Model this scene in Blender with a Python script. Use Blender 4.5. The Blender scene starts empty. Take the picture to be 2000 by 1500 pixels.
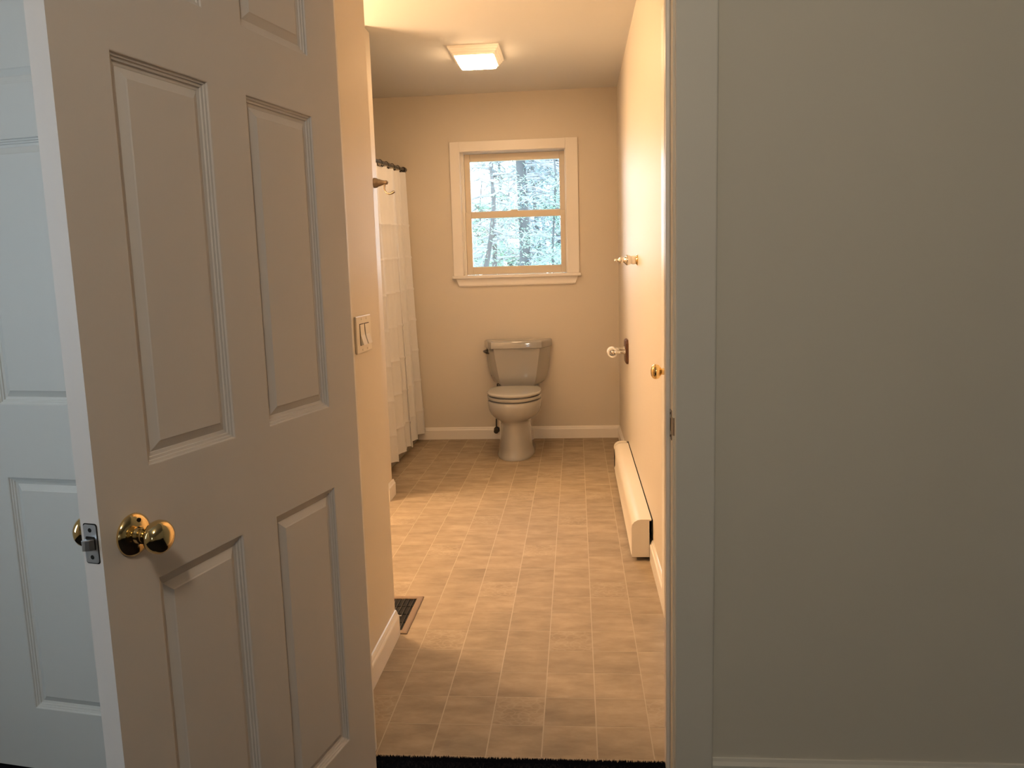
import bpy, math, random
from mathutils import Matrix, Vector
random.seed(7)
scene = bpy.context.scene
COL = scene.collection

# ------------------------------------------------------------------ camera
cam_d = bpy.data.cameras.new('camera')
cam_d.sensor_width = 36.0
cam_d.lens = 36.0 * 1531.0 / 2000.0
cam_d.clip_start = 0.02
cam_d.clip_end = 300
cam = bpy.data.objects.new('camera', cam_d)
cam.matrix_world = Matrix((
    (0.99640, 0.01674, 0.08311, 0.0),
    (0.07991, 0.14178, -0.98667, 0.0),
    (-0.02830, 0.98976, 0.13993, 1.272),
    (0, 0, 0, 1)))
COL.objects.link(cam)
scene.camera = cam

# ------------------------------------------------------------------ view, world, daylight
scene.view_settings.view_transform = 'Standard'
scene.view_settings.look = 'None'
scene.view_settings.gamma = 1.0
scene.view_settings.exposure = 0.0
scene.view_settings.use_curve_mapping = False
scene.cycles.max_bounces = 8
scene.cycles.diffuse_bounces = 5
scene.cycles.glossy_bounces = 4
scene.cycles.transparent_max_bounces = 12
scene.cycles.sample_clamp_indirect = 6.0

w = bpy.data.worlds.new('sky'); scene.world = w
w.use_nodes = True
bg = w.node_tree.nodes['Background']
bg.inputs['Color'].default_value = (0.64, 0.83, 1.0, 1)     # bright overcast sky
bg.inputs['Strength'].default_value = 11.0

def portal(name, loc, target, sx, sy):
    # guides the sampling of the sky through a window opening; gives off no light of its own
    d = bpy.data.lights.new(name, 'AREA'); d.shape = 'RECTANGLE'
    d.size = sx; d.size_y = sy; d.cycles.is_portal = True
    o = bpy.data.objects.new(name, d); COL.objects.link(o)
    o.location = loc
    o.rotation_euler = (Vector(target) - Vector(loc)).to_track_quat('-Z', 'Z').to_euler()
    return o
portal('near_room_window_portal', (-2.52, 0.45, 1.45), (0.0, 0.45, 1.45), 0.6, 1.2)
portal('near_room_back_window_portal', (0.10, -4.52, 1.60), (0.10, 0.0, 1.60), 0.30, 0.9)
portal('bathroom_window_portal', (-0.4525, 6.098, 1.7185), (-0.4525, 0.0, 1.7185), 0.793, 0.913)

# ------------------------------------------------------------------ materials
def new_mat(name):
    m = bpy.data.materials.new(name); m.use_nodes = True
    return m, m.node_tree.nodes, m.node_tree.links, m.node_tree.nodes['Principled BSDF']

def simple(name, col, rough=0.5, metal=0.0, spec=0.5, bump=0.0, bscale=200.0, coat=0.0, mottled=0.0):
    m, n, l, b = new_mat(name)
    b.inputs['Base Color'].default_value = (*col, 1)
    b.inputs['Roughness'].default_value = rough
    b.inputs['Metallic'].default_value = metal
    b.inputs['Specular IOR Level'].default_value = spec
    b.inputs['Coat Weight'].default_value = coat
    tc = n.new('ShaderNodeTexCoord')
    if bump > 0:
        t = n.new('ShaderNodeTexNoise'); t.inputs['Scale'].default_value = bscale; t.inputs['Detail'].default_value = 3
        bp = n.new('ShaderNodeBump'); bp.inputs['Strength'].default_value = bump; bp.inputs['Distance'].default_value = 0.001
        l.new(tc.outputs['Object'], t.inputs['Vector']); l.new(t.outputs['Fac'], bp.inputs['Height'])
        l.new(bp.outputs['Normal'], b.inputs['Normal'])
    if mottled > 0:
        t2 = n.new('ShaderNodeTexNoise'); t2.inputs['Scale'].default_value = 3.0; t2.inputs['Detail'].default_value = 4
        mx = n.new('ShaderNodeMix'); mx.data_type = 'RGBA'
        mx.inputs[6].default_value = (*[c * (1 - mottled) for c in col], 1)
        mx.inputs[7].default_value = (*[min(1, c * (1 + mottled)) for c in col], 1)
        l.new(tc.outputs['Object'], t2.inputs['Vector']); l.new(t2.outputs['Fac'], mx.inputs[0])
        l.new(mx.outputs[2], b.inputs['Base Color'])
    return m

M = {}
M['bath_wall'] = simple('cream satin wall paint', (0.67, 0.61, 0.525), 0.50, spec=0.32, bump=0.08, bscale=60, mottled=0.015)
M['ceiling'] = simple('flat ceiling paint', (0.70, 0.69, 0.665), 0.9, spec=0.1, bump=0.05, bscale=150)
M['near_ceiling'] = simple('ceiling paint darkened against bounce', (0.50, 0.49, 0.47), 0.9, spec=0.1)  # unseen ceiling, darkened so that it bounces less lamp light
M['hall_wall'] = simple('grey green wall paint', (0.70, 0.67, 0.585), 0.75, spec=0.2, bump=0.12, bscale=180, mottled=0.02)
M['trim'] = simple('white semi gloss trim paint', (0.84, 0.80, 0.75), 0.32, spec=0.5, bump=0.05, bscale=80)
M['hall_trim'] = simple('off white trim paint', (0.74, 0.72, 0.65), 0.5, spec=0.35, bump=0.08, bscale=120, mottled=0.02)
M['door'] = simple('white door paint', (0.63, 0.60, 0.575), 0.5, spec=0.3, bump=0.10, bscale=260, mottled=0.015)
M['closet_door'] = simple('pale grey green door paint', (0.62, 0.63, 0.61), 0.5, spec=0.3, bump=0.10, bscale=260, mottled=0.015)
M['window_frame'] = simple('almond window vinyl', (0.72, 0.64, 0.52), 0.4)
M['porcelain'] = simple('bone porcelain', (0.36, 0.355, 0.345), 0.07, spec=0.6, coat=0.4)
M['seat'] = simple('bone seat plastic', (0.45, 0.445, 0.43), 0.12, spec=0.5)
M['brass'] = simple('polished brass', (0.78, 0.59, 0.29), 0.10, metal=1.0)
M['chrome'] = simple('chrome', (0.78, 0.76, 0.72), 0.08, metal=1.0)
M['nickel'] = simple('brushed nickel', (0.24, 0.19, 0.14), 0.36, metal=1.0)
M['zinc'] = simple('dull zinc latch steel', (0.52, 0.52, 0.53), 0.38, metal=1.0)
M['steel_dark'] = simple('worn dark steel', (0.20, 0.19, 0.18), 0.4, metal=1.0)
M['black'] = simple('black hollow', (0.012, 0.011, 0.010), 0.8, spec=0.1)
M['bronze'] = simple('dark bronze', (0.055, 0.048, 0.040), 0.28, metal=0.7)
M['heater'] = simple('enamelled heater steel', (0.80, 0.74, 0.64), 0.38)
M['wood'] = simple('dark stained wood', (0.085, 0.035, 0.016), 0.4)
M['paper'] = simple('white paper', (0.88, 0.86, 0.82), 0.9, spec=0.1)
M['plastic'] = simple('ivory switch plastic', (0.80, 0.75, 0.66), 0.3)
M['ceramic'] = simple('white ceramic', (0.82, 0.78, 0.72), 0.12)
M['vent'] = simple('brown enamelled vent steel', (0.20, 0.135, 0.085), 0.4)
M['tub'] = simple('bone tub acrylic', (0.36, 0.32, 0.27), 0.2)
M['rubber'] = simple('black hose rubber', (0.03, 0.03, 0.03), 0.5)
M['carpet'] = simple('near black carpet', (0.010, 0.010, 0.014), 0.95, spec=0.05, bump=0.6, bscale=400)
M['joint'] = simple('pale vinyl joint', (0.43, 0.35, 0.25), 0.5)
M['bark'] = simple('grey bark', (0.066, 0.064, 0.066), 0.9, bump=0.8, bscale=18, mottled=0.35)
M['dead'] = simple('bare pale twig', (0.19, 0.19, 0.20), 0.9)
M['soil'] = simple('leaf litter', (0.25, 0.22, 0.14), 0.95, mottled=0.3)

def tile_mat(name, decor):
    m, n, l, b = new_mat(name)
    oi = n.new('ShaderNodeObjectInfo'); tc = n.new('ShaderNodeTexCoord')
    geo = n.new('ShaderNodeNewGeometry')
    off = n.new('ShaderNodeVectorMath'); off.operation = 'SCALE'; off.inputs[0].default_value = (13.7, 7.3, 3.1)
    l.new(oi.outputs['Random'], off.inputs['Scale'])
    add = n.new('ShaderNodeVectorMath'); add.operation = 'ADD'
    l.new(geo.outputs['Position'], add.inputs[0]); l.new(off.outputs[0], add.inputs[1])
    mp = n.new('ShaderNodeMapping'); mp.inputs['Scale'].default_value = (7, 15, 9)
    l.new(add.outputs[0], mp.inputs['Vector'])
    t = n.new('ShaderNodeTexNoise'); t.inputs['Scale'].default_value = 1.0; t.inputs['Detail'].default_value = 6; t.inputs['Roughness'].default_value = 0.62
    l.new(mp.outputs[0], t.inputs['Vector'])
    r = n.new('ShaderNodeValToRGB')
    r.color_ramp.elements[0].position = 0.30; r.color_ramp.elements[0].color = (0.245, 0.193, 0.136, 1)
    r.color_ramp.elements[1].position = 0.72; r.color_ramp.elements[1].color = (0.410, 0.330, 0.238, 1)
    e = r.color_ramp.elements.new(0.5); e.color = (0.322, 0.257, 0.182, 1)
    l.new(t.outputs['Fac'], r.inputs['Fac'])
    hv = n.new('ShaderNodeHueSaturation'); l.new(r.outputs['Color'], hv.inputs['Color'])
    mr = n.new('ShaderNodeMapRange'); mr.inputs['To Min'].default_value = 0.93; mr.inputs['To Max'].default_value = 1.06
    l.new(oi.outputs['Random'], mr.inputs['Value']); l.new(mr.outputs['Result'], hv.inputs['Value'])
    last = hv.outputs['Color']
    if decor:
        v = n.new('ShaderNodeTexVoronoi'); v.feature = 'DISTANCE_TO_EDGE'; v.inputs['Scale'].default_value = 1.0
        mp2 = n.new('ShaderNodeMapping'); mp2.inputs['Scale'].default_value = (34, 62, 1)
        ws = n.new('ShaderNodeTexNoise'); ws.inputs['Scale'].default_value = 25
        l.new(tc.outputs['Object'], ws.inputs['Vector'])
        va = n.new('ShaderNodeVectorMath'); va.operation = 'MULTIPLY_ADD'; va.inputs[1].default_value = (0.03, 0.03, 0)
        l.new(ws.outputs['Color'], va.inputs[0]); l.new(tc.outputs['Object'], va.inputs[2])
        l.new(va.outputs[0], mp2.inputs['Vector']); l.new(mp2.outputs[0], v.inputs['Vector'])
        rr = n.new('ShaderNodeValToRGB'); rr.color_ramp.elements[0].position = 0.03; rr.color_ramp.elements[1].position = 0.14
        rr.color_ramp.elements[0].color = (0.26, 0.26, 0.26, 1); rr.color_ramp.elements[1].color = (0, 0, 0, 1)
        l.new(v.outputs['Distance'], rr.inputs['Fac'])
        mx = n.new('ShaderNodeMix'); mx.data_type = 'RGBA'
        l.new(rr.outputs['Color'], mx.inputs[0]); l.new(last, mx.inputs[6]); mx.inputs[7].default_value = (0.50, 0.42, 0.31, 1)
        last = mx.outputs[2]
    l.new(last, b.inputs['Base Color'])
    b.inputs['Roughness'].default_value = 0.6
    b.inputs['Specular IOR Level'].default_value = 0.22
    bp = n.new('ShaderNodeBump'); bp.inputs['Strength'].default_value = 0.15; bp.inputs['Distance'].default_value = 0.002
    l.new(t.outputs['Fac'], bp.inputs['Height']); l.new(bp.outputs['Normal'], b.inputs['Normal'])
    return m
M['tile'] = tile_mat('mottled tan vinyl tile', False)
M['tile_decor'] = tile_mat('mottled tan vinyl tile with leaf print', True)

def emit(name, col, strength):
    m, n, l, b = new_mat(name)
    b.inputs['Base Color'].default_value = (0.9, 0.9, 0.9, 1)
    b.inputs['Emission Color'].default_value = (*col, 1)
    b.inputs['Emission Strength'].default_value = strength
    return m
WARM = (1.0, 0.63, 0.33)
M['lamp_glass'] = emit('lit ceiling lamp glass', (1.0, 0.64, 0.34), 50.0)
M['lamp_surround'] = emit('glowing lamp plastic', (1.0, 0.58, 0.25), 0.32)
M['vanity_bulb'] = emit('lit vanity bulb', WARM, 680.0)
M['near_lamp'] = emit('lit near room lamp glass', (1.0, 0.82, 0.61), 95.0)

def pane_mat():
    m, n, l, b = new_mat('clear window glass')
    n.remove(b)
    out = n['Material Output']
    tr = n.new('ShaderNodeBsdfTransparent'); tr.inputs['Color'].default_value = (0.96, 0.98, 0.97, 1)
    gl = n.new('ShaderNodeBsdfGlossy'); gl.inputs['Roughness'].default_value = 0.02
    fr = n.new('ShaderNodeFresnel'); fr.inputs['IOR'].default_value = 1.45
    mx = n.new('ShaderNodeMixShader')
    l.new(fr.outputs[0], mx.inputs[0]); l.new(tr.outputs[0], mx.inputs[1]); l.new(gl.outputs[0], mx.inputs[2])
    l.new(mx.outputs[0], out.inputs['Surface'])
    return m
M['pane'] = pane_mat()

def cloth_mat(name, col, tcol, fac, rough=0.85):
    m, n, l, b = new_mat(name)
    out = n['Material Output']
    b.inputs['Base Color'].default_value = (*col, 1); b.inputs['Roughness'].default_value = rough
    b.inputs['Specular IOR Level'].default_value = 0.15
    tl = n.new('ShaderNodeBsdfTranslucent'); tl.inputs['Color'].default_value = (*tcol, 1)
    mx = n.new('ShaderNodeMixShader'); mx.inputs[0].default_value = fac
    l.new(b.outputs[0], mx.inputs[1]); l.new(tl.outputs[0], mx.inputs[2]); l.new(mx.outputs[0], out.inputs['Surface'])
    return m
M['curtain'] = cloth_mat('white curtain cloth', (0.86, 0.86, 0.87), (0.8, 0.8, 0.8), 0.22)
M['leaf_a'] = cloth_mat('pale green leaves', (0.22, 0.33, 0.26), (0.30, 0.45, 0.33), 0.45)
M['leaf_b'] = cloth_mat('blue green needles', (0.11, 0.145, 0.155), (0.15, 0.21, 0.21), 0.4)

# ------------------------------------------------------------------ mesh helpers
class MB:
    def __init__(s): s.v = []; s.f = []
    def box(s, x0, x1, y0, y1, z0, z1):
        b = len(s.v)
        s.v += [(x0,y0,z0),(x1,y0,z0),(x1,y1,z0),(x0,y1,z0),(x0,y0,z1),(x1,y0,z1),(x1,y1,z1),(x0,y1,z1)]
        s.f += [tuple(b+i for i in q) for q in ((3,2,1,0),(4,5,6,7),(0,1,5,4),(1,2,6,5),(2,3,7,6),(3,0,4,7))]
        return s
    def loft(s, rings, cap0=True, cap1=True, closed=True):
        b = len(s.v); n = len(rings[0])
        for r in rings: s.v += [tuple(p) for p in r]
        for i in range(len(rings)-1):
            for j in range(n if closed else n-1):
                k = (j+1) % n
                s.f.append((b+i*n+j, b+i*n+k, b+(i+1)*n+k, b+(i+1)*n+j))
        if cap0: s.f.append(tuple(b+j for j in reversed(range(n))))
        if cap1: s.f.append(tuple(b+(len(rings)-1)*n+j for j in range(n)))
        return s
    def lathe(s, prof, origin, axis, seg=28):          # prof: (distance along axis, radius)
        a = Vector(axis).normalized()
        u = a.orthogonal().normalized(); v = a.cross(u)
        o = Vector(origin)
        rings = [[o + a*h + (u*math.cos(2*math.pi*j/seg) + v*math.sin(2*math.pi*j/seg))*max(r,1e-5) for j in range(seg)] for h, r in prof]
        return s.loft(rings)
    def tube(s, pts, rad, seg=10):
        P = [Vector(p) for p in pts]
        R = rad if isinstance(rad, (list, tuple)) else [rad]*len(P)
        rings = []; u = None
        for i, p in enumerate(P):
            t = (P[min(i+1, len(P)-1)] - P[max(i-1, 0)]).normalized()
            if u is None: u = t.orthogonal().normalized()
            else:
                u = (u - t*u.dot(t)).normalized()
            v = t.cross(u)
            rings.append([p + (u*math.cos(2*math.pi*j/seg) + v*math.sin(2*math.pi*j/seg))*R[i] for j in range(seg)])
        return s.loft(rings)
    def sweep(s, prof, pts, side=1.0):                 # prof (offset, z) carried along a flat path, mitred
        P = [Vector((p[0], p[1])) for p in pts]
        rings = []
        for i, p in enumerate(P):
            ds = []
            if i > 0: ds.append((P[i]-P[i-1]).normalized())
            if i < len(P)-1: ds.append((P[i+1]-P[i]).normalized())
            ns = [Vector((-d.y, d.x))*side for d in ds]
            nrm = ns[0] if len(ns) == 1 else (ns[0]+ns[1]) / (1 + ns[0].dot(ns[1]))
            rings.append([(p.x+nrm.x*o, p.y+nrm.y*o, z) for o, z in prof])
        return s.loft(rings)
    def build(s, name, mat, parent=None, smooth=False, bevel=0.0, bseg=2, kind=None):
        me = bpy.data.meshes.new(name); me.from_pydata([tuple(p) for p in s.v], [], s.f); me.validate(); me.update()
        me.materials.append(M[mat] if isinstance(mat, str) else mat)
        import bmesh
        bm = bmesh.new(); bm.from_mesh(me); bmesh.ops.recalc_face_normals(bm, faces=bm.faces); bm.to_mesh(me); bm.free()
        o = bpy.data.objects.new(name, me); COL.objects.link(o)
        if smooth:
            for p in me.polygons: p.use_smooth = True
            try: me.set_sharp_from_angle(angle=math.radians(smooth if smooth is not True else 40))
            except Exception: pass
        if bevel:
            md = o.modifiers.new('edge', 'BEVEL'); md.width = bevel; md.segments = bseg; md.limit_method = 'ANGLE'; md.angle_limit = math.radians(40)
        if parent: o.parent = parent
        if kind: o['kind'] = kind
        return o

def tag(o, label=None, cat=None, group=None, kind=None):
    if label: o['label'] = label
    if cat: o['category'] = cat
    if group: o['group'] = group
    if kind: o['kind'] = kind
    return o
def empty(name, loc, rz=0.0):
    o = bpy.data.objects.new(name, None); o.empty_display_size = 0.1; COL.objects.link(o)
    o.location = loc; o.rotation_euler = (0, 0, rz)
    return o
def struct(o, label, cat): return tag(o, label, cat, kind='structure')

# ------------------------------------------------------------------ dimensions (metres; camera stands at x=0, y=0)
CZ = 2.585              # ceilings
YF0, YF1 = 1.816, 1.936 # wall with the doorway
XJL, XJR = -0.560, 0.2194
XW = 0.320              # bathroom right wall
YB = 5.958              # bathroom far wall
XL = -2.15              # bathroom left wall
XS, YS = -0.663, 2.615  # short wall with the switches
XP, YP0, YP1 = -1.092, 4.27, 4.40   # partition in front of the bathtub
HX0, HX1, HY0 = -2.40, 4.40, -4.40  # near room
DH = 2.060              # door opening height

# ------------------------------------------------------------------ bathroom shell
T = 0.12
b = MB()
wx0, wx1, wz0, wz1 = -0.849, -0.056, 1.262, 2.175
b.box(XL-T, wx0, YB, YB+0.14, 0, CZ); b.box(wx1, XW+T, YB, YB+0.14, 0, CZ)
b.box(wx0, wx1, YB, YB+0.14, 0, wz0); b.box(wx0, wx1, YB, YB+0.14, wz1, CZ)
struct(b.build('wall_back', 'bath_wall'), 'cream painted far bathroom wall around the window', 'wall')
# right wall with the closed closet door opening
DRY0, DRY1 = 2.000, 2.765
b = MB(); b.box(XW, XW+T, YF1, DRY0, 0, CZ); b.box(XW, XW+T, DRY1, YB, 0, CZ); b.box(XW, XW+T, DRY0, DRY1, DH, CZ)
struct(b.build('wall_right', 'bath_wall'), 'glossy cream right bathroom wall above the baseboard heater', 'wall')
struct(MB().box(XL-T, XL, YS, YB, 0, CZ).build('wall_left', 'bath_wall'), 'cream left wall of the bathroom recess', 'wall')
struct(MB().box(XL-T, XS, YF1, YS, 0, CZ).build('wall_switch', 'bath_wall'), 'short cream wall carrying the light switches beside the open door', 'wall')
struct(MB().box(XL, XP, YP0, YP1, 0, CZ).build('wall_partition', 'bath_wall', bevel=0.004), 'narrow cream partition end carrying the hook before the shower curtain', 'wall')
struct(MB().box(XL-T, XW+T, YF1, YB+0.14, CZ, CZ+0.1).build('ceiling_bathroom', 'ceiling'), 'warm lit bathroom ceiling', 'ceiling')
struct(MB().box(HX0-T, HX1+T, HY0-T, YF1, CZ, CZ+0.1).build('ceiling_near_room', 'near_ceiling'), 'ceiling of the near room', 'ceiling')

# floor and its tiles
floor = struct(MB().box(XL, XW+T, 1.889, YB, -0.06, -0.0004).build('floor', 'joint'), 'tan mottled vinyl tile floor of the bathroom', 'floor')
TS = 0.1486; GX = 0.1855; GY = 2.0625; J = 0.0026
def tile_mesh(name, mat):
    h = TS/2 - J/2; t = 0.0004
    me = bpy.data.meshes.new(name)
    v = [(-h,-h,-0.002),(h,-h,-0.002),(h,h,-0.002),(-h,h,-0.002),(-h+t,-h+t,0),(h-t,-h+t,0),(h-t,h-t,0),(-h+t,h-t,0)]
    f = [(4,5,6,7),(0,1,5,4),(1,2,6,5),(2,3,7,6),(3,0,4,7)]
    me.from_pydata(v, [], f); me.materials.append(M[mat]); return me
tm, td = tile_mesh('tile', 'tile'), tile_mesh('tile_leaf_print', 'tile_decor')
cells = []
i0, i1 = int((XL-GX)/TS)-1, int((XW-GX)/TS)+2
j0, j1 = int((1.889-GY)/TS)-2, int((YB-GY)/TS)+2
def blocked(x, y):
    h = TS/2
    if x-h < XS and y-h < YS and not (x+h > XS or y+h > YS): return True
    if x+h < XL or x-h > XW or y+h < 1.889 or y-h > YB: return True
    return False
for i in range(i0, i1):
    for j in range(j0, j1):
        x, y = GX+(i+0.5)*TS, GY+(j+0.5)*TS
        if blocked(x, y): continue
        vis = x > -1.30 and (x+TS/2)/(y+TS/2) > -0.27
        full = (x-TS/2 > XL and x+TS/2 < XW and y+TS/2 < YB and y-TS/2 > 1.889)
        cells.append((0 if vis else 1, y, x, i, j, full))
cells.sort()
nparts = 0; rest = MB()
for vis, y, x, i, j, full in cells:
    dec = j % 3 == 0 and i % 3 == (j//3) % 3        # every third tile carries the leaf print
    if nparts < 300 and vis == 0:
        if full:
            o = bpy.data.objects.new('floor_tile', td if dec else tm)
        else:                                   # tiles cut at a wall or at the carpet
            ax0, ax1 = max(x-TS/2+J/2, XL), min(x+TS/2-J/2, XW)
            ay0, ay1 = max(y-TS/2+J/2, 1.889), min(y+TS/2-J/2, YB)
            if ax1-ax0 < 0.004 or ay1-ay0 < 0.004: continue
            me = bpy.data.meshes.new('floor_tile_cut')
            c = [(ax0-x,ay0-y),(ax1-x,ay0-y),(ax1-x,ay1-y),(ax0-x,ay1-y)]
            me.from_pydata([(p,q,-0.002) for p,q in c]+[(p,q,0) for p,q in c], [], [(4,5,6,7),(0,1,5,4),(1,2,6,5),(2,3,7,6),(3,0,4,7)])
            me.materials.append(M['tile_decor' if dec else 'tile'])
            o = bpy.data.objects.new('floor_tile', me)
        COL.objects.link(o); o.location = (x, y, 0); o.parent = floor
        nparts += 1
    else:
        rest.box(max(x-TS/2+J/2, XL), min(x+TS/2-J/2, XW), max(y-TS/2+J/2, 1.889), min(y+TS/2-J/2, YB), -0.002, 0)
if rest.v: rest.build('floor_tile_field', 'tile', floor, kind='stuff')

# ------------------------------------------------------------------ wall with the two doorways, seen from the near room
CDX0, CDX1 = -1.584, -0.758           # closet doorway
b = MB()
b.box(HX0-T, CDX0, YF0, YF1, 0, CZ); b.box(CDX1, XJL-0.02, YF0, YF1, 0, CZ); b.box(XJR+0.02, HX1+T, YF0, YF1, 0, CZ)
b.box(CDX0, CDX1, YF0, YF1, DH, CZ); b.box(XJL-0.02, XJR+0.02, YF0, YF1, DH+0.02, CZ)
struct(b.build('wall_entry', 'hall_wall'), 'dim grey green wall to the right of the bathroom doorway', 'wall')
struct(MB().box(HX1, HX1+T, HY0, YF0, 0, CZ).build('wall_near_right', 'hall_wall'), 'right wall of the near room', 'wall')
BW = (-0.05, 0.25, 1.15, 2.05)
b = MB(); b.box(HX0-T, BW[0], HY0-T, HY0, 0, CZ); b.box(BW[1], HX1+T, HY0-T, HY0, 0, CZ)
b.box(BW[0], BW[1], HY0-T, HY0, 0, BW[2]); b.box(BW[0], BW[1], HY0-T, HY0, BW[3], CZ)
struct(b.build('wall_near_back', 'hall_wall'), 'wall of the near room behind the camera', 'wall')
bw = empty('window_3', (BW[0], HY0-T, BW[2])); struct(bw, 'white framed window behind the camera', 'window')
b = MB(); b.box(0,0.03,0.02,0.09,0,0.9); b.box(0.27,0.30,0.02,0.09,0,0.9); b.box(0.03,0.27,0.02,0.09,0,0.03); b.box(0.03,0.27,0.02,0.09,0.87,0.9); b.box(0.135,0.165,0.02,0.09,0.03,0.87)
b.build('window_frame', 'trim', bw, bevel=0.003)
NW = (0.15, 0.75, 0.85, 2.05)
b = MB(); b.box(HX0-T, HX0, HY0, NW[0], 0, CZ); b.box(HX0-T, HX0, NW[1], YF0, 0, CZ)
b.box(HX0-T, HX0, NW[0], NW[1], 0, NW[2]); b.box(HX0-T, HX0, NW[0], NW[1], NW[3], CZ)
struct(b.build('wall_near_left', 'hall_wall'), 'left wall of the near room with a window', 'wall')
nw = empty('window_2', (HX0-T, NW[0], NW[2])); struct(nw, 'white framed window of the near room', 'window')
b = MB(); b.box(0.02,0.09,0,0.04,0,1.2); b.box(0.02,0.09,0.56,0.6,0,1.2); b.box(0.02,0.09,0.04,0.56,0,0.05); b.box(0.02,0.09,0.04,0.56,1.15,1.2); b.box(0.02,0.09,0.04,0.56,0.57,0.63)
b.build('window_frame', 'trim', nw, bevel=0.003)
struct(MB().box(CDX0, CDX1, YF1, YF1+0.005, 0, DH).build('wall_closet_inner', 'hall_wall'), 'dark inside of the closet behind the ajar door', 'wall')

# dark carpet of the near room
struct(MB().box(HX0, HX1, HY0, 1.889, -0.05, 0.006).build('floor_carpet', 'carpet'), 'near black carpet of the near room at the threshold', 'floor')
b = MB()
for k in range(9000):
    x = random.uniform(XJL, XJR); y = random.uniform(1.70, 1.8915) if k % 3 else random.uniform(1.88, 1.8925)
    h = random.uniform(0.006, 0.0115); r = random.uniform(0.0016, 0.0028)
    dx, dy = random.uniform(-.003, .003), random.uniform(-.003, .003)
    n0 = len(b.v)
    b.v += [(x-r, y-r, 0.004), (x+r, y-r, 0.004), (x, y+r, 0.004), (x+dx, y+dy, 0.004+h)]
    b.f += [(n0, n0+1, n0+3), (n0+1, n0+2, n0+3), (n0+2, n0, n0+3)]
tag(b.build('carpet_pile', 'carpet'), 'near black carpet pile along the bathroom threshold', 'carpet', kind='stuff')

# ------------------------------------------------------------------ door jambs, stops, casings
def trim(name, mb, label, mat='hall_trim', bevel=0.002): return struct(mb.build(name, mat, bevel=bevel), label, 'trim')
# right jamb, with its stop and strike plate
jr = empty('trim_1', (XJR, YF0, 0)); struct(jr, 'off white right jamb of the bathroom doorway', 'trim')
MB().box(0, 0.02, -0.001, 0.121, 0, DH).build('jamb_board', 'hall_trim', jr, bevel=0.0025)
MB().box(-0.0105, 0.0, 0.047, 0.081, 0, DH-0.01).build('door_stop', 'trim', jr, bevel=0.0025)
sp = empty('strike_plate', (0, 0.027, 0.9075)); sp.parent = jr; sp['label'] = 'dark worn strike plate'
b = MB()
b.box(-0.0016, 0.001, -0.013, 0.016, -0.035, -0.016); b.box(-0.0016, 0.001, -0.013, 0.016, 0.016, 0.035)
b.box(-0.0016, 0.001, 0.011, 0.016, -0.016, 0.016); b.box(-0.0016, 0.001, -0.013, -0.007, -0.016, 0.016)
b.loft([[(-0.0016, -0.013, z), (0.0, -0.026, z), (0.004, -0.031, z), (0.006, -0.030, z), (0.002, -0.024, z), (0.0005, -0.013, z)] for z in (-0.021, 0.021)])
b.build('plate', 'steel_dark', sp)
MB().box(-0.0008, 0.0006, -0.007, 0.011, -0.016, 0.016).build('latch_hole', 'black', sp)
for z in (-0.027, 0.027): MB().lathe([(-0.001,0.0), (-0.001,0.0035), (0.0018,0.0028), (0.002,0.0)], (-0.001, 0.002, z), (-1,0,0), 10).build('screw', 'black', sp)
# left (hinge) jamb and head
jl = empty('trim_2', (XJL, YF0, 0)); struct(jl, 'off white hinge jamb behind the open door', 'trim')
MB().box(-0.02, 0, -0.001, 0.121, 0, DH).build('jamb_board', 'trim', jl, bevel=0.0025)
MB().box(0, 0.004, 0.047, 0.081, 0, DH-0.01).build('door_stop', 'trim', jl, bevel=0.0015)
trim('trim_3', MB().box(XJL-0.02, XJR+0.02, YF0-0.001, YF1+0.001, DH, DH+0.02), 'head jamb over the bathroom doorway')
CW = 0.092
def casing(mb, x0, x1, z0, z1, y1=YF0):
    mb.box(x0, x1, y1-0.017, y1, z0, z1)
trim('trim_4', MB().box(XJR+0.0035, XJR+0.0035+CW, YF0-0.017, YF0, 0.0, DH+0.08), 'flat off white casing right of the bathroom doorway', bevel=0.004)
trim('trim_5', MB().box(XJL-0.02-0.060, XJL-0.006, YF0-0.010, YF0, 0.0, DH+0.08), 'off white casing between the two doors')
trim('trim_6', MB().box(XJL-0.08, XJR+0.0955, YF0-0.017, YF0, DH+0.083, DH+0.17), 'head casing over the bathroom doorway')
trim('trim_7', MB().box(CDX0-0.09, CDX0-0.003, YF0-0.012, YF0, 0.0, DH+0.08), 'off white casing left of the ajar closet door')
# casing of the closet door in the right bathroom wall
trim('trim_8', MB().box(XW-0.016, XW, DRY1, DRY1+0.085, 0.0, DH+0.08), 'cream casing of the brass knobbed door in the right wall', mat='trim')

# ------------------------------------------------------------------ baseboards
BP = [(0,0),(0.015,0),(0.015,0.070),(0.0135,0.0745),(0.0095,0.078),(0.0085,0.084),(0.0045,0.0925),(0,0.094)]
def baseboard(name, pts, side, label, prof=BP, mat='trim'):
    return struct(MB().sweep(prof, pts, side).build(name, mat), label, 'baseboard')
baseboard('baseboard_back', [(-1.262, YB), (XW, YB)], -1, 'cream baseboard along the far wall behind the toilet')
baseboard('baseboard_right_near', [(XW, DRY1+0.085), (XW, 3.350)], 1, 'cream baseboard between heater and right wall door')
baseboard('baseboard_right_far', [(XW, 4.985), (XW, YB-0.015)], 1, 'short cream baseboard between heater and far wall')
baseboard('baseboard_switch_wall', [(XS, YF1), (XS, YS)], -1, 'cream baseboard below the light switches')
baseboard('baseboard_partition', [(XP, YP0-0.005), (XP, YP1+0.018)], -1, 'short cream baseboard on the partition end')
HP = [(0,0),(0.012,0),(0.012,0.062),(0.006,0.070),(0.004,0.077),(0,0.078)]
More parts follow.
